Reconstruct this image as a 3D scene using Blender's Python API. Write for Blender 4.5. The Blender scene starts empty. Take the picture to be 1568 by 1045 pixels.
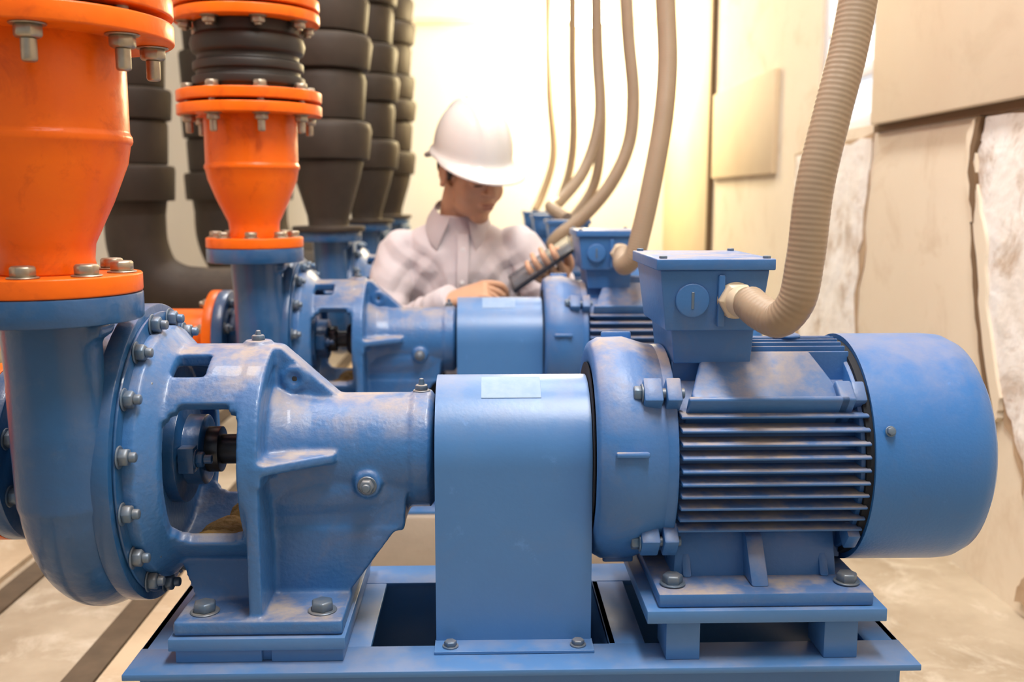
import bpy, math, random
from mathutils import Vector, Matrix, noise
random.seed(3)
rad=math.radians
ZC=0.465
SC=bpy.context.scene
COL=SC.collection

# ------------------------------------------------------------------ mesh builder
def basis(a):
    a=Vector(a).normalized()
    if abs(a.x)>0.999: return a,Vector((0,-1,0)),Vector((0,0,1))
    if abs(a.z)>0.999: return a,Vector((1,0,0)),Vector((0,1,0))
    u=Vector((0,0,1)).cross(a).normalized()
    return a,u,a.cross(u).normalized()

def catmull(pts,n):
    P=[Vector(p) for p in pts]; P=[P[0]*2-P[1]]+P+[P[-1]*2-P[-2]]
    out=[]
    for i in range(1,len(P)-2):
        p0,p1,p2,p3=P[i-1:i+3]
        t0=0;t1=t0+max(1e-5,(p1-p0).length)**.5;t2=t1+max(1e-5,(p2-p1).length)**.5;t3=t2+max(1e-5,(p3-p2).length)**.5
        for k in range(n):
            t=t1+(t2-t1)*k/n
            A1=p0*((t1-t)/(t1-t0))+p1*((t-t0)/(t1-t0)); A2=p1*((t2-t)/(t2-t1))+p2*((t-t1)/(t2-t1)); A3=p2*((t3-t)/(t3-t2))+p3*((t-t2)/(t3-t2))
            B1=A1*((t2-t)/(t2-t0))+A2*((t-t0)/(t2-t0)); B2=A2*((t3-t)/(t3-t1))+A3*((t-t1)/(t3-t1))
            out.append(B1*((t2-t)/(t2-t1))+B2*((t-t1)/(t2-t1)))
    out.append(P[-2]); return out

class MB:
    def __init__(s): s.v=[];s.f=[];s.m=[]
    def add(s,vs,fs,mi=0):
        o=len(s.v); s.v+=[tuple(v) for v in vs]; s.f+=[tuple(i+o for i in f) for f in fs]; s.m+=[mi]*len(fs)
    def box(s,x0,x1,y0,y1,z0,z1,mi=0,M=None):
        v=[(x,y,z) for x in(x0,x1) for y in(y0,y1) for z in(z0,z1)]
        if M is not None: v=[M@Vector(p) for p in v]
        s.add(v,[(0,1,3,2),(4,6,7,5),(0,4,5,1),(2,3,7,6),(0,2,6,4),(1,5,7,3)],mi)
    def frust(s,b,t,z0,z1,mi=0):
        v=[(b[0],b[2],z0),(b[1],b[2],z0),(b[1],b[3],z0),(b[0],b[3],z0),(t[0],t[2],z1),(t[1],t[2],z1),(t[1],t[3],z1),(t[0],t[3],z1)]
        s.add(v,[(3,2,1,0),(4,5,6,7),(0,1,5,4),(1,2,6,5),(2,3,7,6),(3,0,4,7)],mi)
    def prism(s,poly,axis,a0,a1,mi=0):
        n=len(poly)
        def mk(p,a):
            if axis=='X': return (a,p[0],p[1])
            if axis=='Y': return (p[0],a,p[1])
            return (p[0],p[1],a)
        v=[mk(p,a0) for p in poly]+[mk(p,a1) for p in poly]
        f=[tuple(range(n))[::-1],tuple(range(n,2*n))]+[(i,(i+1)%n,n+(i+1)%n,n+i) for i in range(n)]
        s.add(v,f,mi)
    def rev(s,prof,c=(0,0,0),axis=(1,0,0),seg=48,mi=0,loop=False,rot=0.0):
        a,u,w=basis(axis); c=Vector(c); v=[];f=[]
        for t,r in prof:
            for i in range(seg):
                th=2*math.pi*i/seg+rot
                v.append(c+a*t+(u*math.cos(th)+w*math.sin(th))*r)
        n=len(prof)
        for k in range(n if loop else n-1):
            k2=(k+1)%n
            for i in range(seg):
                j=(i+1)%seg
                f.append((k*seg+i,k*seg+j,k2*seg+j,k2*seg+i))
        if not loop:
            f.append(tuple(range(seg))[::-1]); f.append(tuple((n-1)*seg+i for i in range(seg)))
        s.add(v,f,mi)
    def cyl(s,p0,p1,r0,r1=None,seg=32,mi=0):
        p0=Vector(p0);p1=Vector(p1); r1=r0 if r1 is None else r1
        s.rev([(0,r0),((p1-p0).length,r1)],p0,p1-p0,seg,mi)
    def arc(s,x0,x1,ri,ro,a0,a1,c=(0,0),mi=0,n=None):
        n=n or max(3,int(abs(a1-a0)/5)); v=[];f=[]
        for k in range(n+1):
            th=rad(a0+(a1-a0)*k/n); C,S=math.cos(th),math.sin(th)
            for x,r in((x0,ri),(x0,ro),(x1,ro),(x1,ri)):
                v.append((x,c[0]-r*C,c[1]+r*S))
        for k in range(n):
            for i in range(4):
                j=(i+1)%4; f.append((k*4+i,k*4+j,(k+1)*4+j,(k+1)*4+i))
        f.append((0,1,2,3)); f.append(tuple(n*4+i for i in (3,2,1,0)))
        s.add(v,f,mi)
    def tube(s,path,rf,seg=16,n=8,mi=0,smooth=True):
        pts=catmull(path,n) if smooth else [Vector(p) for p in path]
        N=len(pts)
        if not callable(rf):
            if isinstance(rf,(int,float)): rr=lambda t,l:rf
            else:
                L=list(rf)
                def rr(t,l):
                    q=t*(len(L)-1); i=min(int(q),len(L)-2); return L[i]+(L[i+1]-L[i])*(q-i)
        else: rr=rf
        tg=[(pts[min(i+1,N-1)]-pts[max(i-1,0)]).normalized() for i in range(N)]
        _,u,_w=basis(tg[0]); v=[];f=[];l=0
        for i in range(N):
            if i: l+=(pts[i]-pts[i-1]).length
            u=(u-tg[i]*u.dot(tg[i])).normalized(); w=tg[i].cross(u)
            r=rr(i/(N-1),l)
            for k in range(seg):
                th=2*math.pi*k/seg; v.append(pts[i]+(u*math.cos(th)+w*math.sin(th))*r)
        for i in range(N-1):
            for k in range(seg):
                j=(k+1)%seg; f.append((i*seg+k,i*seg+j,(i+1)*seg+j,(i+1)*seg+k))
        f.append(tuple(range(seg))[::-1]); f.append(tuple((N-1)*seg+k for k in range(seg)))
        s.add(v,f,mi)
    def rings(s,rs,seg=24,mi=0):
        v=[];f=[]
        for c,U,V in rs:
            c,U,V=Vector(c),Vector(U),Vector(V)
            for k in range(seg):
                th=2*math.pi*k/seg; v.append(c+U*math.cos(th)+V*math.sin(th))
        n=len(rs)
        for i in range(n-1):
            for k in range(seg):
                j=(k+1)%seg; f.append((i*seg+k,i*seg+j,(i+1)*seg+j,(i+1)*seg+k))
        f.append(tuple(range(seg))[::-1]); f.append(tuple((n-1)*seg+k for k in range(seg)))
        s.add(v,f,mi)
    def ell(s,c,r,R=None,seg=24,mi=0):
        c=Vector(c); v=[];f=[];h=seg//2
        def P(x,y,z):
            q=Vector((x*r[0],y*r[1],z*r[2])); 
            if R is not None:q=R@q
            return c+q
        v.append(P(0,0,1))
        for i in range(1,h):
            ph=math.pi*i/h
            for k in range(seg):
                th=2*math.pi*k/seg; v.append(P(math.sin(ph)*math.cos(th),math.sin(ph)*math.sin(th),math.cos(ph)))
        v.append(P(0,0,-1)); L=len(v)-1
        for k in range(seg):
            j=(k+1)%seg; f.append((0,1+k,1+j)); f.append((L,1+(h-2)*seg+j,1+(h-2)*seg+k))
        for i in range(h-2):
            for k in range(seg):
                j=(k+1)%seg; f.append((1+i*seg+k,1+(i+1)*seg+k,1+(i+1)*seg+j,1+i*seg+j))
        s.add(v,f,mi)
    def bolt(s,p,d,r=.009,h=.008,mi=0,washer=True,stud=0,rot=None):
        p=Vector(p); d=Vector(d).normalized(); o=0
        if washer: s.rev([(0,r*1.25),(.0018,r*1.25)],p,d,20,mi); o=.0018
        s.rev([(o,r),(o+h*.8,r),(o+h,r*.86)],p,d,6,mi,rot=random.random() if rot is None else rot)
        if stud: s.rev([(o+h,r*.55),(o+h+stud*.9,r*.55),(o+h+stud,r*.42)],p,d,14,mi)

def finish(o,bevel=0,remesh=0,smooth=0,disp=None,angle=35,bseg=2,subsurf=0,fn=None):
    mods=False
    if remesh:
        m=o.modifiers.new('r','REMESH'); m.mode='VOXEL'; m.voxel_size=remesh; mods=True
    if smooth:
        m=o.modifiers.new('s','SMOOTH'); m.factor=.5; m.iterations=smooth; mods=True
    if subsurf:
        m=o.modifiers.new('ss','SUBSURF'); m.levels=subsurf; m.render_levels=subsurf; mods=True
    if disp:
        for sc,st in disp:
            t=bpy.data.textures.new('cl','CLOUDS'); t.noise_scale=sc; t.noise_depth=2
            m=o.modifiers.new('d','DISPLACE'); m.texture=t; m.strength=st; m.mid_level=.5; mods=True
    if bevel:
        m=o.modifiers.new('b','BEVEL'); m.width=bevel; m.segments=bseg; m.limit_method='ANGLE'; m.angle_limit=rad(35); m.use_clamp_overlap=True; mods=True
    if mods:
        bpy.context.view_layer.update()
        dg=bpy.context.evaluated_depsgraph_get()
        me=bpy.data.meshes.new_from_object(o.evaluated_get(dg),preserve_all_data_layers=False,depsgraph=dg)
        old=o.data; o.modifiers.clear(); o.data=me; me.name=old.name+'_m'
    me=o.data
    if fn: fn(me)
    me.polygons.foreach_set('use_smooth',[True]*len(me.polygons))
    if not remesh: me.set_sharp_from_angle(angle=rad(angle))
    me.update()
    return o

def mk(name,mb,mats,parent=None,**k):
    import bmesh
    me=bpy.data.meshes.new(name); me.from_pydata(mb.v,[],mb.f)
    if not isinstance(mats,(list,tuple)): mats=[mats]
    for m in mats: me.materials.append(m)
    me.polygons.foreach_set('material_index',mb.m)
    bm=bmesh.new(); bm.from_mesh(me); bmesh.ops.recalc_face_normals(bm,faces=bm.faces); bm.to_mesh(me); bm.free()
    o=bpy.data.objects.new(name,me); COL.objects.link(o)
    finish(o,**k)
    if parent is not None: o.parent=parent
    return o

def empty(name,loc=(0,0,0)):
    e=bpy.data.objects.new(name,None); e.location=loc; e.empty_display_size=.1; COL.objects.link(e); return e

def inst(o,parent,loc=(0,0,0),name=None):
    c=bpy.data.objects.new(name or o.name.split('.')[0].replace('proto_',''),o.data); COL.objects.link(c); c.location=loc
    if parent is not None: c.parent=parent
    return c

# ------------------------------------------------------------------ materials
def mat(name,base,rough=.5,metal=0,var=None,vscale=8,bump=0,bscale=120,dust=0,dustcol=(.46,.36,.25),spec=.5,vamt=.5,coat=0,emit=None,estr=0,wear=0,dscale=14,bdist=.002,stain=None):
    m=bpy.data.materials.new(name); m.use_nodes=True; nt=m.node_tree; N=nt.nodes; L=nt.links
    b=N['Principled BSDF']; b.inputs['Roughness'].default_value=rough; b.inputs['Metallic'].default_value=metal
    b.inputs['Specular IOR Level'].default_value=spec
    b.inputs['Coat Weight'].default_value=coat
    tc=N.new('ShaderNodeTexCoord'); co=tc.outputs['Object']
    rgb=N.new('ShaderNodeRGB'); rgb.outputs[0].default_value=(*base,1); col=rgb.outputs[0]
    def noi(sc,det=5,ro=.6,dist=0):
        n=N.new('ShaderNodeTexNoise'); n.inputs['Scale'].default_value=sc; n.inputs['Detail'].default_value=det; n.inputs['Roughness'].default_value=ro; n.inputs['Distortion'].default_value=dist
        L.new(co,n.inputs['Vector']); return n.outputs['Fac']
    def mr(i,a,bb,c=0,d=1):
        n=N.new('ShaderNodeMapRange'); L.new(i,n.inputs[0]); n.inputs[1].default_value=a;n.inputs[2].default_value=bb;n.inputs[3].default_value=c;n.inputs[4].default_value=d; return n.outputs[0]
    def mul(a,bb):
        n=N.new('ShaderNodeMath'); n.operation='MULTIPLY'; L.new(a,n.inputs[0])
        if isinstance(bb,float): n.inputs[1].default_value=bb
        else: L.new(bb,n.inputs[1])
        return n.outputs[0]
    def mix(f,a,bb):
        n=N.new('ShaderNodeMix'); n.data_type='RGBA'; L.new(f,n.inputs[0]); L.new(a,n.inputs[6])
        if isinstance(bb,tuple): n.inputs[7].default_value=(*bb,1)
        else: L.new(bb,n.inputs[7])
        return n.outputs[2]
    if var: col=mix(mr(noi(vscale),.35,.65,0,vamt),col,var)
    if stain: col=mix(mr(noi(stain[1],7,.7,.6),.52,.70,0,stain[2]),col,stain[0])
    if wear: col=mix(mr(noi(30,8,.75),.62,.72,0,wear),col,tuple(min(1,c*1.9+.05) for c in base))
    rsock=None
    if dust:
        g=N.new('ShaderNodeNewGeometry'); sx=N.new('ShaderNodeSeparateXYZ'); L.new(g.outputs['Normal'],sx.inputs[0])
        up=mr(sx.outputs[2],.30,.95); f=mul(up,mr(noi(dscale,6,.65),.42,.62,.15,1.0)); f=mul(f,float(dust))
        col=mix(f,col,dustcol)
        rsock=mr(f,0,1,rough,.9)
    L.new(col,b.inputs['Base Color'])
    if rsock is not None: L.new(rsock,b.inputs['Roughness'])
    if bump:
        bn=N.new('ShaderNodeBump'); bn.inputs['Strength'].default_value=bump; bn.inputs['Distance'].default_value=bdist
        L.new(noi(bscale,3,.5),bn.inputs['Height']); L.new(bn.outputs[0],b.inputs['Normal'])
    if emit:
        b.inputs['Emission Color'].default_value=(*emit,1); b.inputs['Emission Strength'].default_value=estr
    return m

GR=(.17,.17,.17)
M_vol=mat('blue_volute_paint',(.018,.092,.245),.28,var=(.012,.062,.17),vscale=7,bump=.35,bscale=120,dust=.35,wear=.15,bdist=.0015,coat=.2,stain=(GR,16,.18))
M_blue=mat('blue_cast_paint',(.042,.160,.405),.33,var=(.028,.110,.30),vscale=7,bump=.45,bscale=170,dust=.72,wear=.25,bdist=.0015,coat=.1,stain=((.24,.21,.17),14,.22),dscale=18)
M_blues=mat('blue_sheet_paint',(.068,.198,.455),.32,var=(.050,.160,.39),vscale=5,bump=.06,bscale=200,dust=.25,wear=.18,stain=(GR,9,.10))
M_bluem=mat('blue_motor_paint',(.044,.162,.425),.36,var=(.030,.118,.33),vscale=9,bump=.15,bscale=200,dust=.75,wear=.18,stain=((.24,.21,.17),13,.18),dscale=17)
M_cover=mat('blue_cover_paint',(.028,.160,.455),.28,var=(.022,.125,.38),vscale=6,bump=.12,bscale=300,dust=.3,wear=.3,stain=(GR,11,.10))
M_orange=mat('orange_paint',(.86,.155,.003),.33,var=(.76,.098,.002),vscale=9,bump=.35,bscale=60,dust=.06,spec=.32,stain=((.42,.05,.004),20,.5))
M_black=mat('black_insulation',(.028,.021,.016),.6,var=(.055,.040,.029),vscale=9,bump=.3,bscale=50,dust=.2,dustcol=(.22,.17,.12),spec=.35)
M_rub=mat('black_rubber',(.018,.015,.013),.5,bump=.1,bscale=90)
M_steel=mat('zinc_bolt_steel',(.42,.38,.31),.38,.85,var=(.25,.2,.14),vscale=60,dust=.3)
M_bolt=mat('blue_overpainted_bolt',(.09,.17,.28),.38,.4,var=(.24,.22,.18),vscale=50,dust=.5)
M_shaft=mat('shaft_steel_and_hole_shade',(.04,.05,.07),.35,.6,var=(.10,.08,.05),vscale=40)
M_gap_shade=mat('painted_gap_shade',(.008,.01,.015),.8)
M_hose=mat('beige_conduit',(.315,.235,.16),.42,var=(.26,.19,.125),vscale=12,dust=.12)
M_gland=mat('cream_plastic',(.56,.46,.33),.4)
M_label=mat('pale_label',(.24,.35,.52),.6,var=(.16,.28,.50),vscale=70)
M_wall=mat('cream_plaster',(.78,.69,.55),.85,var=(.71,.60,.45),vscale=1.6,bump=.2,bscale=25,stain=((.55,.41,.27),4,.5))
M_wallb=mat('white_back_wall',(.78,.765,.73),.85,var=(.74,.71,.66),vscale=1.5)
M_board=mat('tan_board',(.72,.59,.40),.8,var=(.64,.49,.31),vscale=3,bump=.1,bscale=30)
M_raw=mat('raw_broken_plaster',(.88,.86,.83),.9,var=(.72,.64,.54),vscale=9,bump=.6,bscale=16,bdist=.012,stain=((.40,.26,.15),7,.85))
M_under=mat('exposed_brown_render',(.50,.36,.23),.9,var=(.32,.21,.12),vscale=22,bump=.5,bscale=60)
M_floor=mat('dusty_concrete',(.47,.395,.295),.7,var=(.29,.225,.15),vscale=3.2,bump=.25,bscale=40,vamt=.9,stain=((.66,.60,.50),9,.6))
M_conc=mat('concrete_plinth_mat',(.40,.34,.27),.85,var=(.3,.25,.2),vscale=8,bump=.4,bscale=60)
M_white=mat('white_trim',(.85,.86,.88),.5)
M_sludge=mat('rust_sludge',(.38,.22,.06),.8,var=(.18,.10,.03),vscale=60,bump=1,bscale=90,bdist=.004)

protos={}
def P(name,mb,mats,**k):
    o=mk('proto_'+name,mb,mats,**k); COL.objects.unlink(o); protos[name]=o; return o

# ------------------------------------------------------------------ pump (centre line y=0)
v=MB()
rs=[]
for i in range(41):
    ph=-300*i/40; t=i/40
    R=.130-.012*t; r=.052-.026*t
    a=rad(ph); C,S=math.cos(a),math.sin(a)
    rs.append(((-.42,-R*C,ZC+R*S),Vector((0,-C,S))*r,Vector((1,0,0))*min(r*.98,.05)))
v.rings(rs,24)
v.rev([(-.462,.105),(-.45,.14),(-.385,.14)],(0,0,ZC),(1,0,0),64)
v.tube([(-.42,-.13,ZC-.02),(-.422,-.132,ZC+.05),(-.427,-.131,ZC+.11),(-.43,-.13,ZC+.185)],[.051,.05,.046,.047],28,8)
v.rev([(-.51,.062),(-.455,.066)],(0,0,ZC),(1,0,0),48)
v.frust((-.405,-.375,-.15,-.11),(-.395,-.372,-.15,-.10),ZC+.148,ZC+.164)
P('volute_casing',v,M_vol,remesh=.004,smooth=4)
v=MB()
v.rev([(0,.089),(.0265,.089)],(-.43,-.13,ZC+.166),(0,0,1),64)
v.rev([(-.53,.1),(-.508,.1)],(0,0,ZC),(1,0,0),64)
v.rev([(-.388,.167),(-.368,.167)],(0,0,ZC),(1,0,0),90)
v.rev([(-.368,.158),(-.364,.158)],(0,0,ZC),(1,0,0),90)
P('casing_flanges',v,M_vol,bevel=.002)
v=MB()
for i in range(16):
    a=2*math.pi*(i+.5)/16
    v.bolt((-.364,-.150*math.cos(a),ZC+.150*math.sin(a)),(1,0,0),.0095,.009,stud=.007)
for i in range(8):
    a=2*math.pi*(i+.5)/8
    v.bolt((-.508,-.082*math.cos(a),ZC+.082*math.sin(a)),(1,0,0),.0095,.009,stud=.006)
v.bolt((-.465,-.06,ZC-.09),(-1,-.3,0),.01,.01)
P('casing_bolts',v,M_bolt,bevel=.0007,bseg=1)

v=MB()
cz=(0,ZC)
v.rev([(-.368,.142),(-.352,.142)],(0,0,ZC),(1,0,0),72)
v.rev([(-.352,.140),(-.345,.133),(-.334,.121),(-.334,.106),(-.352,.106)],(0,0,ZC),(1,0,0),72,loop=True)
v.arc(-.345,-.240,.105,.121,37,54,cz); v.arc(-.345,-.240,.105,.121,126,143,cz)
v.arc(-.345,-.240,.105,.121,73,107,cz)
v.arc(-.297,-.240,.105,.121,52,75,cz); v.arc(-.297,-.240,.105,.121,105,128,cz)
v.arc(-.345,-.240,.106,.121,223,317,cz)
for a0,a1 in((29,38),(33,38)):
    w_=.014 if a0==33 else .006
    b0,b1=a0+8,a1+7
    for lo,hi in((a0,a1),(180-a1,180-a0),(-b1,-b0),(180+b0,180+b1)):
        v.arc(-.336,-.334+w_,.106,.120,lo,hi,cz,n=2); v.arc(-.252-w_,-.250,.106,.120,lo,hi,cz,n=2)
v.rev([(-.256,.102),(-.256,.1215),(-.234,.1215),(-.234,.102)],(0,0,ZC),(1,0,0),72,loop=True)
v.rev([(-.247,.118),(-.236,.118)],(0,0,ZC),(1,0,0),72)
v.rev([(-.245,.080),(-.215,.068),(-.19,.064),(-.062,.064),(-.056,.060)],(0,0,ZC),(1,0,0),64)
v.rev([(-.080,.067),(-.060,.067)],(0,0,ZC),(1,0,0),64)
v.prism([(-.238,ZC+.121),(-.228,ZC+.120),(-.165,ZC+.063),(-.165,ZC+.04),(-.238,ZC+.04)],'Y',-.015,.015)
for s in(-1,1):
    v.prism([(-.238,s*.122),(-.226,s*.120),(-.162,s*.074),(-.162,s*.04),(-.238,s*.04)],'Z',ZC+.000,ZC+.012)
    v.prism([(-.238,s*.122),(-.232,s*.121),(-.225,s*.07),(-.238,s*.07)],'Z',ZC-.012,ZC+.000)
    v.rev([(0,.008),(.006,.008),(.006,.013),(0,.013)],(-.213,s*.013,ZC+.084),(0,s,0),28,loop=True)
v.prism([(-.055,ZC-.15),(-.118,ZC-.155),(-.121,ZC+.015),(-.1,ZC+.06),(.1,ZC+.06),(.121,ZC+.015),(.118,ZC-.155)],'X',-.249,-.235)
v.rings([((-.235,0,ZC-.035),(0,.062,0),(0,0,.055)),((-.12,0,ZC-.035),(0,.060,0),(0,0,.052)),((-.088,0,ZC-.030),(0,.055,0),(0,0,.045)),((-.08,0,ZC-.025),(0,.04,0),(0,0,.03))],28)
v.frust((-.24,-.09,-.052,.052),(-.24,-.085,-.056,.056),ZC-.082,ZC-.02)
v.frust((-.24,-.155,-.05,.05),(-.24,-.098,-.055,.055),ZC-.157,ZC-.078)
v.frust((-.318,-.24,-.066,.066),(-.340,-.24,-.050,.050),ZC-.157,ZC-.108)
v.box(-.327,-.150,-.125,.125,ZC-.170,ZC-.154)
v.cyl((-.128,-.03,ZC-.025),(-.128,-.068,ZC-.025),.0145)
v.cyl((-.255,-.0,ZC+.118),(-.255,0,ZC+.126),.015)
P('bearing_bracket',v,M_blue,remesh=.0028,smooth=3)
v=MB()
v.bolt((-.128,-.068,ZC-.025),(0,-1,0),.0085,.008,stud=.004)
v.bolt((-.255,0,ZC+.124),(0,0,1),.008,.006); v.cyl((-.255,0,ZC+.13),(-.255,0,ZC+.137),.004,.0025,12)
v.bolt((-.072,0,ZC+.066),(0,0,1),.008,.006); v.cyl((-.072,0,ZC+.072),(-.072,0,ZC+.081),.004,.0025,12)
for x in(-.300,-.175):
    for y in(-.098,.098): v.bolt((x,y,ZC-.154),(0,0,1),.0125,.010)
for a in(-45,45,135,225):
    v.bolt((-.352,-.128*math.cos(rad(a)),ZC+.128*math.sin(rad(a))),(1,0,0),.006,.006)
P('bracket_bolts',v,M_bolt,bevel=.0008,bseg=1)
v=MB()
v.rev([(-.36,.017),(-.02,.017)],(0,0,ZC),(1,0,0),32)
v.rev([(-.315,.026),(-.30,.026)],(0,0,ZC),(1,0,0),40)
v.rev([(-.278,.028),(-.268,.034),(-.262,.034),(-.26,.028)],(0,0,ZC),(1,0,0),40)
v.rev([(-.02,.02),(-.015,.055),(.03,.055),(.031,.05),(.038,.05),(.039,.055),(.085,.055),(.088,.03),(.112,.02)],(0,0,ZC),(1,0,0),48)
for s in(-1,1): v.rev([(0,.0083),(.0012,.0083)],(-.213,s*.0145,ZC+.084),(0,s,0),20)  # dark discs painted as the shade inside the gusset eye holes
P('shaft_coupling_hole_shade',v,M_shaft,bevel=.001)
v=MB()
v.rev([(-.36,.060),(-.338,.060),(-.336,.040),(-.317,.040),(-.315,.034)],(0,0,ZC),(1,0,0),40)
for s in(-1,1):
    v.box(-.335,-.318,min(s*.03,s*.055),max(s*.03,s*.055),ZC-.014,ZC+.014)
    v.cyl((-.34,s*.046,ZC),(-.300,s*.046,ZC),.005,None,14); v.bolt((-.318,s*.046,ZC),(1,0,0),.009,.008)
P('stuffing_box_gland',v,M_vol,bevel=.0015)
v=MB()
v.ell((-.293,.005,ZC-.100),(.036,.050,.013),None,20)
v.ell((-.280,.040,ZC-.090),(.026,.032,.011),Matrix.Rotation(rad(20),3,'X'),16)
v.ell((-.298,-.040,ZC-.093),(.030,.028,.010),Matrix.Rotation(rad(-20),3,'X'),16)
P('sludge_deposit',v,M_sludge,disp=[(.01,.006)],subsurf=1)

def arch(r):
    zc=ZC-.002
    return [(-r,.268)]+[(-r*math.cos(a),zc+r*math.sin(a)) for a in [math.pi*i/28 for i in range(29)]]+[(r,.268)]
v=MB()
o=arch(.086); i_=arch(.083)
n=len(o); vs=[];fs=[]
for x in(-.054,.1155):
    for p in o: vs.append((x,p[0],p[1]))
    for p in i_: vs.append((x,p[0],p[1]))
for k in range(n-1):
    fs+= [(k,k+1,2*n+k+1,2*n+k),(n+k,3*n+k,3*n+k+1,n+k+1),(k,n+k,n+k+1,k+1),(2*n+k,2*n+k+1,3*n+k+1,3*n+k)]
fs+=[(0,2*n,3*n,n),(n-1,2*n-1,4*n-1,3*n-1)]
v.add(vs,fs)
for s in(-1,1):
    ys=sorted((s*.084,s*.114)); v.box(-.055,.1165,ys[0],ys[1],.2665,.2695)
v.arc(-.004,.062,.0861,.0865,54,84,(0,ZC-.002),mi=1)
for x in(-.038,.100):
    for s in(-1,1): v.bolt((x,s*.101,.2695),(0,0,1),.007,.005,mi=2)
P('coupling_guard',v,[M_blues,M_label,M_bolt],bevel=.0006,bseg=1)

# ------------------------------------------------------------------ motor
v=MB()
v.rev([(.150,.075),(.126,.088),(.119,.098),(.117,.112),(.120,.121),(.130,.1265),(.158,.1275),(.178,.121),(.194,.117),(.194,.06)],(0,0,ZC),(1,0,0),80)
v.rev([(.194,.100),(.405,.100)],(0,0,ZC),(1,0,0),72)
v.rev([(.19,.118),(.203,.119)],(0,0,ZC),(1,0,0),72)
v.rev([(.394,.117),(.402,.118)],(0,0,ZC),(1,0,0),72)
for a in(40,140,220,320):
    R=Matrix.Translation((0,0,ZC))@Matrix.Rotation(rad(-a),4,'X')
    v.box(.166,.186,-.136,-.11,-.014,.014,M=R)
    v.box(.190,.206,-.136,-.11,-.014,.014,M=R)
    v.box(.388,.402,-.130,-.11,-.012,.012,M=R)
for k in range(4):
    a=k*90+10; R=Matrix.Translation((0,0,ZC))@Matrix.Rotation(rad(-a),4,'X')
    v.box(.135,.17,-.133,-.115,-.003,.003,M=R)
P('endshield_and_body',v,M_bluem,bevel=.0022)
v=MB()
nf=10
for s in(-1,1):
    for k in range(nf):
        dz=-.066+.0138*k
        yo=math.sqrt(.1270**2-dz**2); 
        v.prism([(s*.07,dz+ZC-.0036),(s*(yo-.003),dz+ZC-.0022),(s*yo,dz+ZC-.001),(s*yo,dz+ZC+.001),(s*(yo-.003),dz+ZC+.0022),(s*.07,dz+ZC+.0036)],'X',.205,.402)
for k in range(9):
    dy=-.048+.012*k; zo=math.sqrt(.127**2-dy**2)
    for sg in(1,-1):
        v.prism([(dy-.003,ZC+sg*.07),(dy-.0014,ZC+sg*zo),(dy+.0014,ZC+sg*zo),(dy+.003,ZC+sg*.07)],'X',.205,.400)
P('cooling_fins',v,M_bluem,bevel=.0006,bseg=1)
v=MB()
for s in(-1,1):
    R=Matrix.Translation((0,0,ZC))@Matrix.Rotation(rad(s*52),4,'X')
    prof=[(.218,-.036),(.218,-.026),(.238,.034),(.356,.034),(.377,-.026),(.377,-.036)]
    vv=[R@Vector((x,s*.08,z)) for x,z in prof]+[R@Vector((x,s*.124,z)) for x,z in prof]
    m_=len(prof)
    v.add(vv,[tuple(range(m_)),tuple(range(m_,2*m_))]+[(i,(i+1)%m_,m_+(i+1)%m_,m_+i) for i in range(m_)])
    y0,y1=sorted((s*.09,s*.131))
    v.box(.212,.383,y0,y1,-.043,-.036,M=R)
    v.box(.370,.388,y0,y1,-.043,-.015,M=R)
P('side_pads',v,M_bluem,bevel=.003,bseg=3)
v=MB()
v.rev([(.406,.122),(.405,.1297),(.505,.1300),(.522,.1285),(.535,.122),(.543,.110),(.546,.095),(.546,.02)],(0,0,ZC),(1,0,0),96)
for r in(.03,.045,.06,.075,.09):
    v.rev([(.5455,r-.002),(.5475,r-.002),(.5475,r+.002),(.5455,r+.002)],(0,0,ZC),(1,0,0),64,loop=True)
P('fan_cover',v,M_cover,angle=50)
v=MB()
v.rev([(.3985,.05),(.3985,.1225),(.4058,.1235),(.4058,.05)],(0,0,ZC),(1,0,0),72)
v.rev([(.1165,.03),(.1162,.098),(.1175,.098)],(0,0,ZC),(1,0,0),60)
P('gap_shade_rings',v,M_gap_shade)  # near-black rings painted as the shade in the motor's gaps and bell opening
v=MB()
v.frust((.192,.292,-.078,.068),(.184,.299,-.086,.075),.610,.675)
v.box(.179,.304,-.091,.080,.675,.687)
v.frust((.205,.288,-.062,.062),(.200,.290,-.066,.062),.572,.613)
v.cyl((.2185,-.080,.643),(.2185,-.087,.643),.0180,None,32)
v.rev([(0,.009),(.003,.016),(.006,.016),(.008,.010)],(.345,.0,ZC+.124),(0,0,1),24)
v.box(.245,.252,-.089,-.08,.615,.67)
P('terminal_box',v,M_bluem,bevel=.003,bseg=3)
v=MB()
v.box(.2170,.2200,-.0878,-.0868,.634,.652,mi=0)
for x in(.187,.296):
    for y in(-.083,.072): v.bolt((x,y,.687),(0,0,1),.0045,.003,washer=False)
v.bolt((.420,-.124,ZC+.045),(0,-.95,.3),.0045,.003)
for a in(40,140,220,320):
    v.bolt((.166,-.126*math.cos(rad(a)),ZC+.126*math.sin(rad(a))),(-1,0,0),.0085,.008)
    v.rev([(0,.0055),(.03,.0055)],(.18,-.126*math.cos(rad(a)),ZC+.126*math.sin(rad(a))),(1,0,0),14)
for x in(.200,.388):
    for y in(-.108,.108): v.bolt((x,y,.341),(0,0,1),.011,.009)
P('motor_bolts',v,[M_bolt],bevel=.0006,bseg=1)
v=MB()
v.box(.181,.408,-.135,.135,.325,.340)
for s in(-1,1):
    v.prism([(s*.03,.340),(s*.03,.40),(s*.085,.385),(s*.118,.340)],'X',.283,.302)
    for x0,x1 in((.215,.225),(.366,.376)):
        v.prism([(s*.03,.340),(s*.03,.39),(s*.07,.375),(s*.09,.340)],'X',x0,x1)
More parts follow.
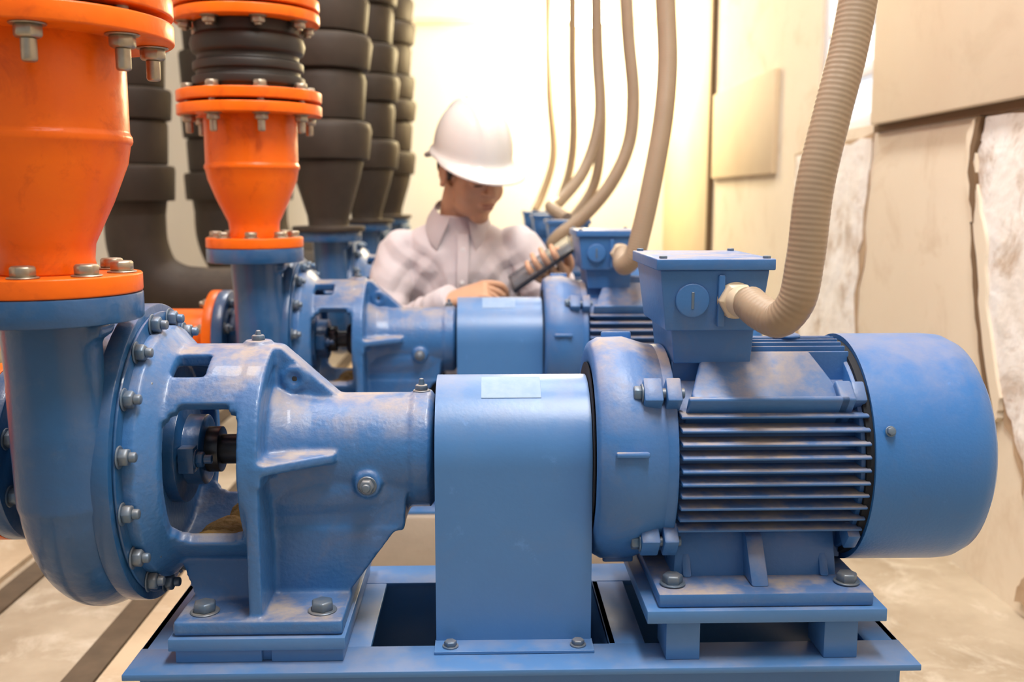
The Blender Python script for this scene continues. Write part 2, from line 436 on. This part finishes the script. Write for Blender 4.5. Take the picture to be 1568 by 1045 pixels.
v.frust((.205,.385,-.085,.085),(.21,.385,-.07,.07),.338,.385)
P('motor_feet',v,M_bluem,bevel=.0025)
v=MB()
gx=.264
v.rev([(0,.0195),(.004,.0195)],(gx,-.083,.643),(0,-1,0),32)
v.rev([(.004,.0200),(.014,.0200),(.017,.016)],(gx,-.083,.643),(0,-1,0),6)
v.rev([(.012,.0165),(.026,.0165)],(gx-.003,-.083,.643),(.35,-1,0),28)
P('cable_gland',v,M_gland,bevel=.001)

# ------------------------------------------------------------------ base frame
v=MB()
for s in(-1,1):
    y0,y1=sorted((s*.09,s*.150)); 
    v.box(-.373,.456,y0,y1,.259,.266)
    v.box(-.373,.456,y0,y1,.1405,.147)
    yy0,yy1=sorted((s*.095,s*.103)) 
    v.box(-.368,.451,yy0,yy1,.145,.262)
for x in(-.373,-.165,.135,.448):
    v.box(x,x+.008,-.1,.1,.15,.2655); v.box(x if x<.4 else x-.03,x+.04 if x<.4 else x+.008,-.09,.09,.259,.2655)
v.box(-.331,-.147,-.130,.130,.281,.2945)
v.box(-.325,-.235,-.125,.125,.266,.281); v.box(-.225,-.15,-.125,.125,.266,.281)
v.box(-.28,-.19,-.12,.12,.266,.28)
v.box(.168,.420,-.142,.142,.3105,.3245)
for x in(.190,.358):
    for s in(-1,1):
        y0,y1=sorted((s*.08,s*.132)); v.box(x,x+.036,y0,y1,.266,.311)
P('steel_base_frame',v,M_blues,bevel=.0012,bseg=2)

# ------------------------------------------------------------------ discharge / suction
v=MB()
c=(-.43,-.13,0)
v.rev([(.6580,.089),(.6765,.089)],c,(0,0,1),72)
v.rev([(.6765,.0475),(.69,.0455),(.705,.047),(.745,.066),(.783,.081),(.800,.084),(.803,.0865),(.809,.0865),(.812,.084),(.900,.084)],c,(0,0,1),72)
v.rev([(.898,.130),(.9165,.130)],c,(0,0,1),80)
v.rev([(.9225,.130),(.941,.130)],c,(0,0,1),80)
v.rev([(1.062,.130),(1.080,.130)],c,(0,0,1),80)
v.rev([(1.086,.130),(1.104,.130)],c,(0,0,1),80)
v.rev([(1.104,.084),(2.69,.084)],c,(0,0,1),72)
P('flanges_and_reducer',v,M_orange,bevel=.0025,bseg=3)
v=MB()
v.rev([(.9165,.105),(.9225,.105)],c,(0,0,1),60)
v.rev([(1.080,.105),(1.086,.105)],c,(0,0,1),60)
v.rev([(.941,.094),(.949,.094),(.951,.100),(.966,.101),(.968,.093),(.976,.093),(.978,.099),(.992,.099),(.996,.091),(1.004,.091),(1.010,.100),(1.024,.103),(1.036,.100),(1.042,.093),(1.062,.095)],c,(0,0,1),72)
P('rubber_bellows',v,M_rub,bevel=.002,angle=60)
v=MB()
for i in range(8):
    a=2*math.pi*(i+.5)/8; C,S=math.cos(a),math.sin(a)
    p=lambda z,r=.109:(c[0]+r*C,c[1]+r*S,z)
    v.bolt(p(.898),(0,0,-1),.0125,.011,stud=.020); v.bolt(p(.941),(0,0,1),.0125,.011)
    v.cyl(p(.91),p(.93),.007,None,12)
    v.bolt(p(1.062),(0,0,-1),.0125,.011,stud=.004); v.bolt(p(1.104),(0,0,1),.0125,.011)
    a=2*math.pi*i/8+.13
    v.bolt((c[0]+.071*math.cos(a),c[1]+.071*math.sin(a),.6765),(0,0,1),.0115,.010)
P('flange_bolts',v,M_steel,bevel=.0008,bseg=1)

def suction_path(mb,r,mi=0):
    mb.tube([(-.55,0,ZC),(-.7,0,ZC),(-.82,0,ZC),(-.90,0,ZC+.012),(-.965,0,ZC+.055),(-1.0,0,ZC+.14),(-1.005,0,ZC+.25),(-1.005,0,ZC+.5)],r,32,8,mi)
v=MB()
suction_path(v,.062)
v.rev([(-.549,.1),(-.530,.1)],(0,0,ZC),(1,0,0),64)
v.cyl((-1.005,0,.9),(-1.005,0,2.69),.062)
P('suction_pipe',v,M_orange,bevel=.0015)
v=MB()
for i in range(8):
    a=2*math.pi*(i+.5)/8
    v.bolt((-.549,-.082*math.cos(a),ZC+.082*math.sin(a)),(-1,0,0),.0095,.009,stud=.006)
P('suction_flange_bolts',v,M_steel)
v=MB()
suction_path(v,.085)
v.rev([(-.56,.105),(-.530,.105)],(0,0,ZC),(1,0,0),64)
prof=[(.70,.085)]
z=.74
k=0
while z<2.6:
    r=[.112,.098][k%2]; h=[.10,.12,.085][k%3]
    prof+=[(z,.09),(z+.001,r),(z+h-.012,r*1.04),(z+h-.001,r*1.02)]; z+=h+.004; k+=1
v.rev(prof,(-1.005,0,0),(0,0,1),40)
P('insulated_suction_pipe',v,M_black,bevel=.003)
v=MB()
prof=[(.6575,.10),(.672,.10),(.673,.055),(.70,.058),(.80,.088),(.85,.10)]
z=.852;k=0
while z<2.6:
    r=[.118,.106,.124][k%3]; h=[.10,.125,.09][k%3]
    prof+=[(z,.092),(z+.002,r*.97),(z+h-.02,r*1.05),(z+h-.001,r)]; z+=h+.006; k+=1
v.rev(prof,c,(0,0,1),48)
P('insulated_riser_cladding',v,M_black,bevel=.003)
v=MB(); v.box(-.35,.43,-.165,.165,0,.140)
P('concrete_plinth',v,M_conc,bevel=.006)

Y0=[1.12,2.02,2.92,3.82,4.72]
for k,y in enumerate(Y0):
    e=empty('centrifugal_pump',(0,y,0))
    for n in('volute_casing','casing_flanges','casing_bolts','bearing_bracket','bracket_bolts','shaft_coupling_hole_shade','stuffing_box_gland','sludge_deposit'):
        inst(protos[n],e)
    e=empty('electric_motor',(0,y,0))
    for n in('endshield_and_body','cooling_fins','side_pads','fan_cover','gap_shade_rings','terminal_box','motor_bolts','motor_feet','cable_gland'):
        inst(protos[n],e)
    inst(protos['coupling_guard'],None,(0,y,0))
    inst(protos['steel_base_frame'],None,(0,y,0))
    inst(protos['concrete_plinth'],None,(0,y,0))
    if k<2:
        e=empty('orange_discharge_pipe',(0,y,0))
        for n in('flanges_and_reducer','rubber_bellows','flange_bolts'): inst(protos[n],e)
        e=empty('orange_suction_pipe',(0,y,0))
        for n in('suction_pipe','suction_flange_bolts'): inst(protos[n],e)
    else:
        inst(protos['insulated_riser_cladding'],None,(0,y,0),'insulated_riser_pipe')
        inst(protos['insulated_suction_pipe'],None,(0,y,0),'insulated_suction_pipe')

# ------------------------------------------------------------------ conduits
def hose(pts,r=.0175,rib=True):
    v=MB()
    def rr(t,l): return r+(.00011*math.sin(l*2*math.pi/.0052) if rib else 0)
    v.tube(pts,rr,24,80 if rib else 12)
    return mk('flexible_cable_conduit',v,M_hose,angle=80)
hose([(.272,1.010,.643),(.277,.985,.636),(.289,.960,.632),(.300,.947,.650),(.306,.943,.69),(.313,.945,.76),(.330,.955,.83),(.347,.967,.89),(.363,.982,.97),(.376,1.0,1.1),(.382,1.02,1.4),(.37,1.05,2.69)],.018)
hose([(.268,1.912,.643),(.262,1.885,.630),(.264,1.865,.624),(.278,1.85,.64),(.292,1.85,.69),(.312,1.86,.78),(.334,1.88,.90),(.343,1.9,1.0),(.340,1.92,1.12),(.330,1.94,1.4),(.33,1.95,2.69)],.0185)
hose([(.264,2.81,.643),(.24,2.775,.62),(.19,2.76,.62),(.20,2.75,.64),(.274,2.75,.70),(.350,2.76,.79),(.400,2.78,.90),(.412,2.8,1.03),(.398,2.82,1.2),(.38,2.85,1.6),(.38,2.9,2.69)],.0185,False)
hose([(.264,3.71,.643),(.25,3.66,.62),(.27,3.62,.63),(.34,3.62,.70),(.40,3.64,.80),(.425,3.66,1.0),(.41,3.7,1.4),(.40,3.75,2.69)],.0185,False)
hose([(.264,4.61,.643),(.27,4.56,.63),(.30,4.54,.65),(.36,4.54,.78),(.40,4.56,.95),(.40,4.6,1.38),(.39,4.6,2.69)],.019,False)
hose([(.24,2.92,.690),(.20,2.98,.72),(.235,3.1,.74),(.32,3.2,.84),(.37,3.25,1.0),(.365,3.3,1.25),(.35,3.3,2.69)],.0185,False)
hose([(.24,4.72,.69),(.27,4.75,.75),(.33,4.8,.94),(.315,4.85,1.25),(.31,4.9,2.69)],.018,False)

# ------------------------------------------------------------------ room
WX=.97
v=MB(); v.box(-2.5,WX,-1.6,5.4,-.05,0)
mk('floor',v,M_floor)
v=MB()
for x in(-.66,-.93): v.box(x,x+.05,.2,5.2,.0005,.006)
mk('trim_1',v,mat('dark_drain_strip',(.11,.075,.045),.8,var=(.05,.035,.02),vscale=20))
v=MB(); v.box(-.60,-.48,.4,5.2,.0,.012); v.box(-1.25,-.95,.4,5.2,.0,.012)
mk('trim_2',v,mat('worn_plank',(.52,.40,.27),.8,var=(.30,.21,.12),vscale=6,bump=.4,bscale=30,stain=((.68,.60,.48),10,.6)))
v=MB()
WY0,WY1,WZ0,WZ1=2.47,2.93,.93,2.0
v.box(WX,WX+.1,-1.6,WY0,0,2.7); v.box(WX,WX+.1,WY1,5.4,0,2.7)
v.box(WX,WX+.1,WY0,WY1,0,WZ0); v.box(WX,WX+.1,WY0,WY1,WZ1,2.7)
mk('wall_right',v,M_wall)
v=MB(); v.box(-2.6,WX+.1,5.3,5.4,0,2.7); mk('wall_back',v,M_wallb)
v=MB(); v.box(-2.6,-2.5,-1.6,5.4,0,2.7); mk('wall_left',v,M_wallb)
v=MB(); v.box(-2.6,WX+.1,-1.6,5.4,2.7,2.8); mk('ceiling',v,M_white)
v=MB()
for a,b in((WY0,WY0+.035),(WY1-.035,WY1)): v.box(WX+.01,WX+.06,a,b,WZ0,WZ1)
for z in(WZ0,1.06,1.20,1.5,1.965): v.box(WX+.012,WX+.055,WY0,WY1,z,z+.035)
v.box(WX+.06,WX+.066,WY0,WY1,WZ0,WZ1,mi=1)
mk('window_1',v,[M_white,mat('frosted_daylit_glass',(.8,.85,.9),.3,emit=(.86,.92,1),estr=.7)],bevel=.002)
v=MB(); v.box(-1.2,WX,5.27,5.3,1.63,1.66); mk('trim_3',v,M_wall,bevel=.003)
v=MB(); v.box(WX-.02,WX,4.27,5.3,0,2.7); mk('corner_wall_panel',v,M_board,bevel=.003)
v=MB(); v.box(WX-.022,WX,4.235,4.262,.45,2.7); mk('trim_4',v,mat('dark_joint',(.13,.08,.04),.8))
v=MB(); v.box(WX-.018,WX,3.32,4.2,.83,1.17); mk('patch_board',v,M_board,bevel=.002)
v=MB(); v.box(WX-.03,WX,.3,WY0-.02,.925,2.7); mk('upper_wall_panel',v,mat('beige_panel',(.76,.65,.50),.75,var=(.70,.58,.43),vscale=2,bump=.1,bscale=30,stain=((.60,.47,.33),5,.35)),bevel=.004)
def ragged(name,pts,th,m,jit=.012,sub=6,grow=0):
    v=MB(); out=[]
    n=len(pts); cy=sum(p[0] for p in pts)/n; cz_=sum(p[1] for p in pts)/n
    for i in range(n):
        a,b=Vector(pts[i]),Vector(pts[(i+1)%n])
        for k in range(sub):
            p=a.lerp(b,k/sub); g_=grow*random.uniform(.2,1.6)
            out.append((p.x+random.uniform(-jit,jit)+math.copysign(g_,p.x-cy),p.y+random.uniform(-jit,jit)+math.copysign(g_*.6,p.y-cz_)))
    v.prism(out,'X',WX-th,WX-.0005)
    return mk(name,v,m)
pa=[(2.50,.90),(3.10,.88),(3.12,.60),(3.02,.36),(2.98,.1),(2.52,.1),(2.56,.5)]
pb=[(1.2,.905),(1.93,.905),(1.95,.80),(1.88,.62),(1.86,.45),(1.72,.30),(1.66,.14),(1.2,.1)]
ragged('brown_render_patch',pa,.0022,M_under,.010,7,.018)
ragged('exposed_plaster_patch',pa,.004,M_raw,.012,8)
ragged('brown_render_patch',pb,.004,M_under,.008,7,.014)
ragged('exposed_plaster_patch',pb,.008,M_raw,.009,8)
ragged('loose_plaster_slab',[(1.955,.90),(1.985,.88),(1.975,.78),(1.91,.64),(1.885,.5),(1.80,.33),(1.79,.38),(1.865,.55),(1.88,.66),(1.93,.77)],.014,M_wall,.004,5)
ragged('brown_render_patch',[(1.50,.16),(1.64,.13),(1.70,.03),(1.55,.0),(1.40,.02)],.012,M_under,.008,6)
M_crack=mat('dark_crack',(.17,.10,.05),.9)
ragged('wall_crack',[(1.925,.906),(1.95,.90),(1.965,.80),(1.935,.70),(1.93,.76),(1.945,.82)],.0165,M_crack,.005,4)
ragged('wall_crack',[(1.935,.70),(1.945,.70),(1.90,.52),(1.83,.33),(1.815,.33),(1.885,.52)],.0155,M_crack,.003,6)
v=MB(); v.box(WX-.012,WX,.3,WY0,.908,.925); mk('trim_5',v,M_crack)

# ------------------------------------------------------------------ worker
M_shirt=mat('pale_shirt',(.66,.61,.635),.85,var=(.60,.55,.58),vscale=5,bump=.15,bscale=400,bdist=.001)
M_skin=mat('skin',(.60,.35,.22),.5,var=(.53,.29,.17),vscale=14)
M_helm=mat('white_helmet',(.74,.735,.72),.22,coat=.4)
M_hair=mat('black_hair',(.015,.012,.01),.6,bump=.6,bscale=200)
M_trou=mat('dark_trousers',(.035,.04,.055),.85,bump=.3,bscale=25,bdist=.01)
M_shoe=mat('black_shoe',(.02,.018,.016),.45)
M_lip=mat('lips',(.42,.20,.15),.5)
M_tab=mat('dark_tablet',(.03,.03,.035),.3)
M_pen=mat('white_pen',(.85,.85,.83),.3)
W=empty('worker',(0,0,0))
SL=Vector((-.200,2.445,.622)); SR=Vector((.078,2.445,.634))
EL=Vector((-.235,2.36,.430)); WL=Vector((-.078,2.225,.520))
ER=Vector((.165,2.40,.455)); WR=Vector((.172,2.290,.560))
folds=[(SL+Vector((.03,-.03,-.03)),Vector((.7,-.2,.7)),.10,.050,.0048),(SR+Vector((-.03,-.03,-.03)),Vector((-.7,-.2,.7)),.10,.052,.0048),
 (EL+Vector((0,0,.03)),Vector((.5,.0,.9)),.09,.040,.0058),(ER+Vector((0,0,.03)),Vector((-.3,.1,1)),.09,.042,.0058),
 (Vector((-.06,2.37,.50)),Vector((.75,0,.65)),.13,.075,.0060),(Vector((-.14,2.37,.54)),Vector((-.8,0,.6)),.10,.060,.0055),(Vector((.03,2.37,.54)),Vector((.8,0,.6)),.10,.060,.0055),
 (WL+Vector((-.06,.05,-.03)),Vector((.9,-.6,.4)),.07,.034,.003)]
def cloth(me):
    vs=[v.co.copy() for v in me.vertices]; ns=[v.normal.copy() for v in me.vertices]
    for i,(p,n) in enumerate(zip(vs,ns)):
        d=0
        for o,a,R,wl,am in folds:
            q=p-o; w=math.exp(-(q.length/R)**2*1.6)
            if w<.03: continue
            ph=q.dot(a.normalized())/wl*2*math.pi+noise.noise(p*9)*3.0
            s=math.sin(ph); d+=am*w*(s*abs(s)*.5+s*.5)
        d+=noise.noise(p*9)*.006+noise.noise(p*22)*.002
        me.vertices[i].co=p+n*d
v=MB()
tors=[(.20,-.05,2.575,.150,.115),(.30,-.052,2.555,.148,.112),(.40,-.056,2.52,.148,.108),(.50,-.060,2.485,.158,.106),(.575,-.062,2.462,.165,.102),(.620,-.063,2.452,.160,.088),(.650,-.063,2.448,.136,.074),(.675,-.062,2.443,.100,.062),(.695,-.060,2.438,.068,.055),(.708,-.060,2.436,.054,.052)]
v.rings([((x,y,z),(a,0,0),(0,b,0)) for z,x,y,a,b in tors],40)
v.ell(SL,(.054,.060,.053)); v.ell(SR,(.052,.060,.053))
v.tube([SL,SL.lerp(EL,.5)+Vector((-.010,0,.01)),EL],[.058,.054,.049],24,6)
v.tube([EL,EL.lerp(WL,.5)+Vector((0,0,-.008)),WL],[.049,.046,.034],24,6); v.ell(EL,(.049,.049,.049))
v.tube([SR,SR.lerp(ER,.5)+Vector((.008,0,.01)),ER],[.058,.053,.048],24,6)
v.tube([ER,ER.lerp(WR,.5),WR],[.048,.043,.034],24,6); v.ell(ER,(.048,.048,.048))
mk('shirt',v,M_shirt,W,remesh=.0035,smooth=14,fn=cloth)
v=MB()
for Wp,D in((WL,(WL-EL).normalized()),(WR,(WR-ER).normalized())):
    v.rev([(-.03,.037),(.010,.0355),(.012,.0325)],Wp,D,28)
NC=Vector((-.060,2.432,.697)); NA=Vector((.10,-.40,.91)).normalized()
def leaf(sg):
    top=[];bot=[]; n=14
    for k in range(n+1):
        t=k/n
        fx=math.sin(sg*rad(180-160*t)); fy=-math.cos(rad(180-160*t))
        dirv=Vector((fx,fy,0)); dirv=(dirv-NA*dirv.dot(NA)).normalized()
        T=NC+dirv*.061+NA*(.031-.006*max(0,(t-.6)/.4))
        drop=.034+.030*max(0,(t-.45)/.55)**1.5
        out=.016+.010*max(0,(t-.5)/.5)
        B=NC+dirv*(.061+out)+NA*(.031-drop)
        if t>.6: B+=Vector((sg*.014*(t-.6)/.4,-.006*(t-.6)/.4,-.010*(t-.6)/.4))
        top.append(T);bot.append(B)
    vs=top+bot+[p+Vector((0,0,-.0025)) for p in top]+[p+Vector((0,.0015,-.002)) for p in bot]
    m=n+1;f=[]
    for k in range(n):
        f+=[(k,k+1,m+k+1,m+k),(2*m+k,3*m+k,3*m+k+1,2*m+k+1),(m+k,m+k+1,3*m+k+1,3*m+k),(k,2*m+k,2*m+k+1,k+1)]
    f+=[(0,m,3*m,2*m),(n,2*m+n,3*m+n,m+n)]
    v.add(vs,f)
leaf(1);leaf(-1)
mk('collar_and_cuffs',v,M_shirt,W,angle=60)
v=MB()
pp=catmull([(-.050,2.372,.665),(-.050,2.354,.61),(-.052,2.350,.56),(-.054,2.362,.51),(-.055,2.385,.46)],6)
vs=[];f=[]
for p in pp: vs+=[p+Vector((-.013,-.003,0)),p+Vector((.013,-.003,0)),p+Vector((.013,.01,0)),p+Vector((-.013,.01,0))]
for i in range(len(pp)-1):
    for k in range(4): j=(k+1)%4; f.append((i*4+k,i*4+j,i*4+4+j,i*4+4+k))
v.add(vs,f)
mk('placket',v,M_shirt,W)
v=MB()
for p in(pp[4],pp[13]): v.rev([(0,.005),(.002,.0045)],p+Vector((0,-.003,0)),(0,-1,0),14)
mk('shirt_buttons',v,M_white,W)
v=MB()
v.ell((-.05,2.575,.24),(.16,.12,.11))
for s,kx in((-1,-.215),(1,.125)):
    hip=Vector((-.05+s*.08,2.57,.24)); kn=Vector((kx,2.335,.44)); an=Vector((kx+(-s)*.01,2.50,.10))
    v.tube([hip,hip.lerp(kn,.5),kn],[.085,.075,.060],20,6); v.ell(kn,(.06,.06,.06)); v.tube([kn,kn.lerp(an,.45),an],[.058,.055,.042],20,6)
mk('trousers',v,M_trou,W,remesh=.008,smooth=5,disp=[(.05,.012)])
v=MB()
for kx in(-.205,.115):
    v.rings([((kx,2.56,.045),(.032,0,0),(0,0,.040)),((kx,2.52,.05),(.038,0,0),(0,0,.048)),((kx,2.45,.04),(.042,0,0),(0,0,.038)),((kx,2.37,.03),(.045,0,0),(0,0,.028)),((kx,2.32,.022),(.03,0,0),(0,0,.018))],20)
mk('shoes',v,M_shoe,W,remesh=.005,smooth=3)
HC=Vector((-.028,2.375,.806)); S_=.97
HR=Matrix.Rotation(rad(32),3,'Z')@Matrix.Rotation(rad(19),3,'X')@Matrix.Rotation(rad(-4),3,'Y')
def H(p): return HC+HR@(Vector(p)*S_)
def E(v,c,r,seg=24): v.ell(H(c),tuple(q*S_ for q in r),HR,seg)
v=MB()
E(v,(0,.012,.045),(.070,.090,.084),32)
E(v,(0,-.030,-.022),(.058,.058,.074),28)
E(v,(0,-.054,-.088),(.025,.024,.021)); E(v,(0,-.020,-.068),(.050,.054,.034))
v.rings([(H((0,-.084,.018)),HR@Vector((.007,0,0)),HR@Vector((0,.008,0))),(H((0,-.097,-.005)),HR@Vector((.008,0,0)),HR@Vector((0,.012,0))),(H((0,-.104,-.020)),HR@Vector((.011,0,0)),HR@Vector((0,.012,0))),(H((0,-.096,-.028)),HR@Vector((.010,0,0)),HR@Vector((0,.010,0)))],16)
for s in(-1,1):
    E(v,(s*.013,-.092,-.021),(.007,.009,.006),12)
    E(v,(s*.030,-.073,.020),(.024,.012,.008)); E(v,(s*.030,-.071,.001),(.015,.012,.009))
    E(v,(s*.034,-.052,-.028),(.024,.024,.030))
    E(v,(s*.070,.014,-.002),(.006,.017,.028)); E(v,(s*.073,.022,.004),(.008,.007,.022),12); E(v,(s*.071,.014,-.026),(.007,.009,.009),12)
E(v,(0,-.083,-.052),(.022,.011,.013))
v.tube([(-.06,2.455,.66),(-.058,2.435,.72),H((0,.02,-.03))],[.050,.048,.050],24,5)
mk('head_and_neck',v,M_skin,W,remesh=.0025,smooth=9)
v=MB()
E(v,(0,-.0915,-.049),(.018,.006,.0035),16); E(v,(0,-.0900,-.0575),(.015,.006,.0045),16)
mk('lips',v,M_lip,W)
v=MB()
for s in(-1,1):
    E(v,(s*.031,-.0835,.025),(.016,.0035,.0025),12); E(v,(s*.030,-.0822,-.003),(.013,.0025,.0014),12)
E(v,(0,.022,.052),(.0745,.088,.080),32); E(v,(0,.055,.005),(.062,.055,.050))
for s in(-1,1): E(v,(s*.067,-.010,.02),(.006,.012,.028),12)
mk('hair_and_brows',v,M_hair,W)
v=MB()
def hr(th): return Vector((.104*math.sin(th),-.127*math.cos(th),0))
hv=[];hf=[];seg=96;rows=22
for i in range(rows+1):
    ph=math.pi/2*i/rows
    for k in range(seg):
        th=2*math.pi*k/seg; b=hr(th)*math.sin(ph) if i else hr(th)*.001
        z=.130*math.cos(ph)**.95; ridge=0
        for rx,w in((0,.014),(-.036,.007),(.036,.007)):
            ridge+=.006*math.exp(-((b.x-rx)/w)**4)*math.sin(min(1,math.cos(ph)*1.8)*math.pi/2)
        hv.append((b.x,b.y+.008,z+.052+ridge))
for lvl in range(4):
    for k in range(seg):
        th=2*math.pi*k/seg; b=hr(th); c_=math.cos(th)
        pk=.048*max(0,(c_+.05)/1.05)**1.3
        ext,dd=[(.003,-.008),(.008,-.012),(.010+pk,-.016-pk*.35),(.010+pk,-.020-pk*.35)][lvl]
        d=Vector((math.sin(th),-math.cos(th),0)); hv.append((b.x+d.x*ext,b.y+d.y*ext+.008,.052+dd))
for k in range(seg):
    b=hr(2*math.pi*k/seg); hv.append((b.x*.96,b.y*.96+.008,.046))
for i in range(rows+5):
    for k in range(seg):
        j=(k+1)%seg; hf.append((i*seg+k,i*seg+j,(i+1)*seg+j,(i+1)*seg+k))
v.add([HC+HR@Vector((p[0]*.84,p[1]*.86,.055+(p[2]-.052)*.93)) for p in hv],hf)
mk('hard_hat',v,M_helm,W,angle=60)
v=MB()
v.tube([H((-.080,.06,.040)),H((-.074,.10,.020)),H((0,.134,.015)),H((.074,.10,.020)),H((.080,.06,.040))],.006,8,8)
v.rev([(0,.013),(.012,.012)],H((0,.130,.015)),HR@Vector((0,1,0)),20)
mk('hard_hat_ratchet',v,mat('grey_strap',(.35,.33,.32),.7),W)
def hand(name,Wp,F,N,side,curl,thumb,scale=1.0,spread=.12):
    F=Vector(F).normalized(); N=Vector(N); N=(N-F*N.dot(F)).normalized(); S=F.cross(N)*side
    g=lambda f,s,n:Wp+(F*f+S*s+N*n)*scale
    v=MB()
    v.rings([(g(a,b,0),S*c*scale,N*d*scale) for a,b,c,d in((-.03,0,.026,.019),(0,0,.027,.018),(.03,.002,.035,.016),(.06,0,.040,.0145),(.082,0,.040,.012),(.092,0,.034,.008))],24)
    L=[(.030,.044,.027,.021),(.010,.049,.030,.022),(-.010,.046,.028,.021),(-.0295,.036,.022,.019)]
    pads=[]
    for i,(s,a,b,c_) in enumerate(L):
        p=g(.082,s,0); pts=[g(.06,s*.9,0),p]; an=0
        for seglen,cu in zip((a,b,c_),curl[i]):
            an+=rad(cu); d=F*math.cos(an)-N*math.sin(an)+S*(spread*(s/.03))*max(0,math.cos(an))
            p=p+d*seglen*scale; pts.append(p)
        v.tube(pts,[q*scale for q in(.0092,.0092,.0083,.0076,.0062)],14,5)
        v.ell(pts[-1],(.0061*scale,)*3,None,12); pads.append(pts)
    t=[g(*q) for q in thumb]
    v.tube([g(.010,.018,-.002)]+t,[q*scale for q in(.015,.0135,.0105,.0078)],14,6); v.ell(t[-1],(.0078*scale,)*3,None,12)
    mk(name,v,M_skin,W,remesh=.0018,smooth=2)
    return pads,t
Dl=(WL-EL).normalized()
pads,t=hand('right_hand',WL+Dl*.010,(.93,-.10,.28),(.05,-.45,.9),-1,[(30,50,30),(45,58,40),(55,65,45),(62,70,45)],[(.045,.040,-.020),(.080,.042,-.036),(.104,.032,-.044)],.92)
tip=(pads[0][-1]+t[-1])*.5
v=MB(); pd=Vector((.85,-.15,-.12)).normalized()
v.cyl(tip-pd*.085+Vector((0,0,.010)),tip+pd*.030,.0042,None,14); v.cyl(tip+pd*.030,tip+pd*.042,.0042,.001,14)
mk('pen',v,M_pen,W)
Dr=(WR-ER).normalized()
TC=Vector((.130,2.215,.606))
A=Vector((.80,-.05,.56)).normalized(); B=Vector((-.10,.85,.12)); B=(B-A*B.dot(A)).normalized(); Nn=A.cross(B)
hand('left_hand',WR+Dr*.010,(-.30,-.93,.20),(.45,-.25,-.85),1,[(8,40,62),(10,42,62),(12,44,60),(14,46,58)],[(.036,.044,-.012),(.056,.050,-.032),(.078,.040,-.046)],.92)
v=MB()
M4=Matrix.Translation(TC)@Matrix((A,B,Nn)).transposed().to_4x4()
v.box(-.085,.080,-.060,.060,-.004,.004,M=M4); v.box(-.078,.073,-.052,.052,.004,.0045,mi=1,M=M4)
mk('tablet',v,[M_tab,mat('tablet_screen',(.10,.11,.13),.2)],W,bevel=.002)

# ------------------------------------------------------------------ lights
def area(name,loc,rot,sx,sy,e,col):
    l=bpy.data.lights.new(name,'AREA'); l.shape='RECTANGLE'; l.size=sx; l.size_y=sy; l.energy=e; l.color=col
    o=bpy.data.objects.new(name,l); o.location=loc; o.rotation_euler=rot; COL.objects.link(o); return o
M_ceil_glow=mat('added_ceiling_glow',(1,1,1),.5,emit=(1,.96,.9),estr=6)
M_bulb=mat('warm_lamp_glow',(1,.9,.6),.5,emit=(1,.86,.5),estr=60)
for x,y,e_ in((.30,.60,58),(-.75,1.3,34),(.3,2.4,18),(-.75,3.6,22),(.2,4.4,14)):  # unseen ceiling lights, added to light the room from above
    v=MB(); v.box(x-.1,x+.1,y-.6,y+.6,2.64,2.70); v.box(x-.06,x+.06,y-.56,y+.56,2.63,2.642,mi=1)
    mk('added_ceiling_light',v,[M_white,M_ceil_glow])
    area('added_ceiling_area',(x,y,2.62),(0,0,0),.3,1.2,e_,(1,.975,.94))
v=MB()
LP=Vector((.50,4.95,1.70))
v.rev([(-.02,.12),(.0,.14),(.05,.12),(.07,.03),(.12,.02)],LP,(0,0,1),40,mi=0)
v.ell(LP+Vector((0,0,-.05)),(.12,.12,.09),None,24,mi=1)
v.cyl(LP+Vector((0,0,.1)),(LP.x,LP.y,2.7),.008,None,10,mi=0)
mk('hanging_work_lamp',v,[M_white,M_bulb])
l=bpy.data.lights.new('warm_work_light','POINT'); l.energy=70; l.color=(1,.80,.46); l.shadow_soft_size=.12
o=bpy.data.objects.new('warm_work_light',l); o.location=LP+Vector((-.05,-.1,-.2)); COL.objects.link(o)

w=bpy.data.worlds.new('world'); SC.world=w; w.use_nodes=True
bg=w.node_tree.nodes['Background']; bg.inputs[0].default_value=(.93,.96,1,1); bg.inputs[1].default_value=.42

# ------------------------------------------------------------------ camera
cd=bpy.data.cameras.new('camera'); cd.lens=35; cd.sensor_width=36; cd.clip_start=.02
cd.dof.use_dof=True; cd.dof.focus_distance=1.08; cd.dof.aperture_fstop=5.0
cam=bpy.data.objects.new('camera',cd); cam.location=(0,0,.75); cam.rotation_euler=(rad(90-8.2),0,rad(-1.6)); COL.objects.link(cam)
SC.camera=cam
SC.view_settings.view_transform='Standard'
SC.view_settings.look='None'
SC.view_settings.exposure=0
for o in protos.values(): bpy.data.objects.remove(o)
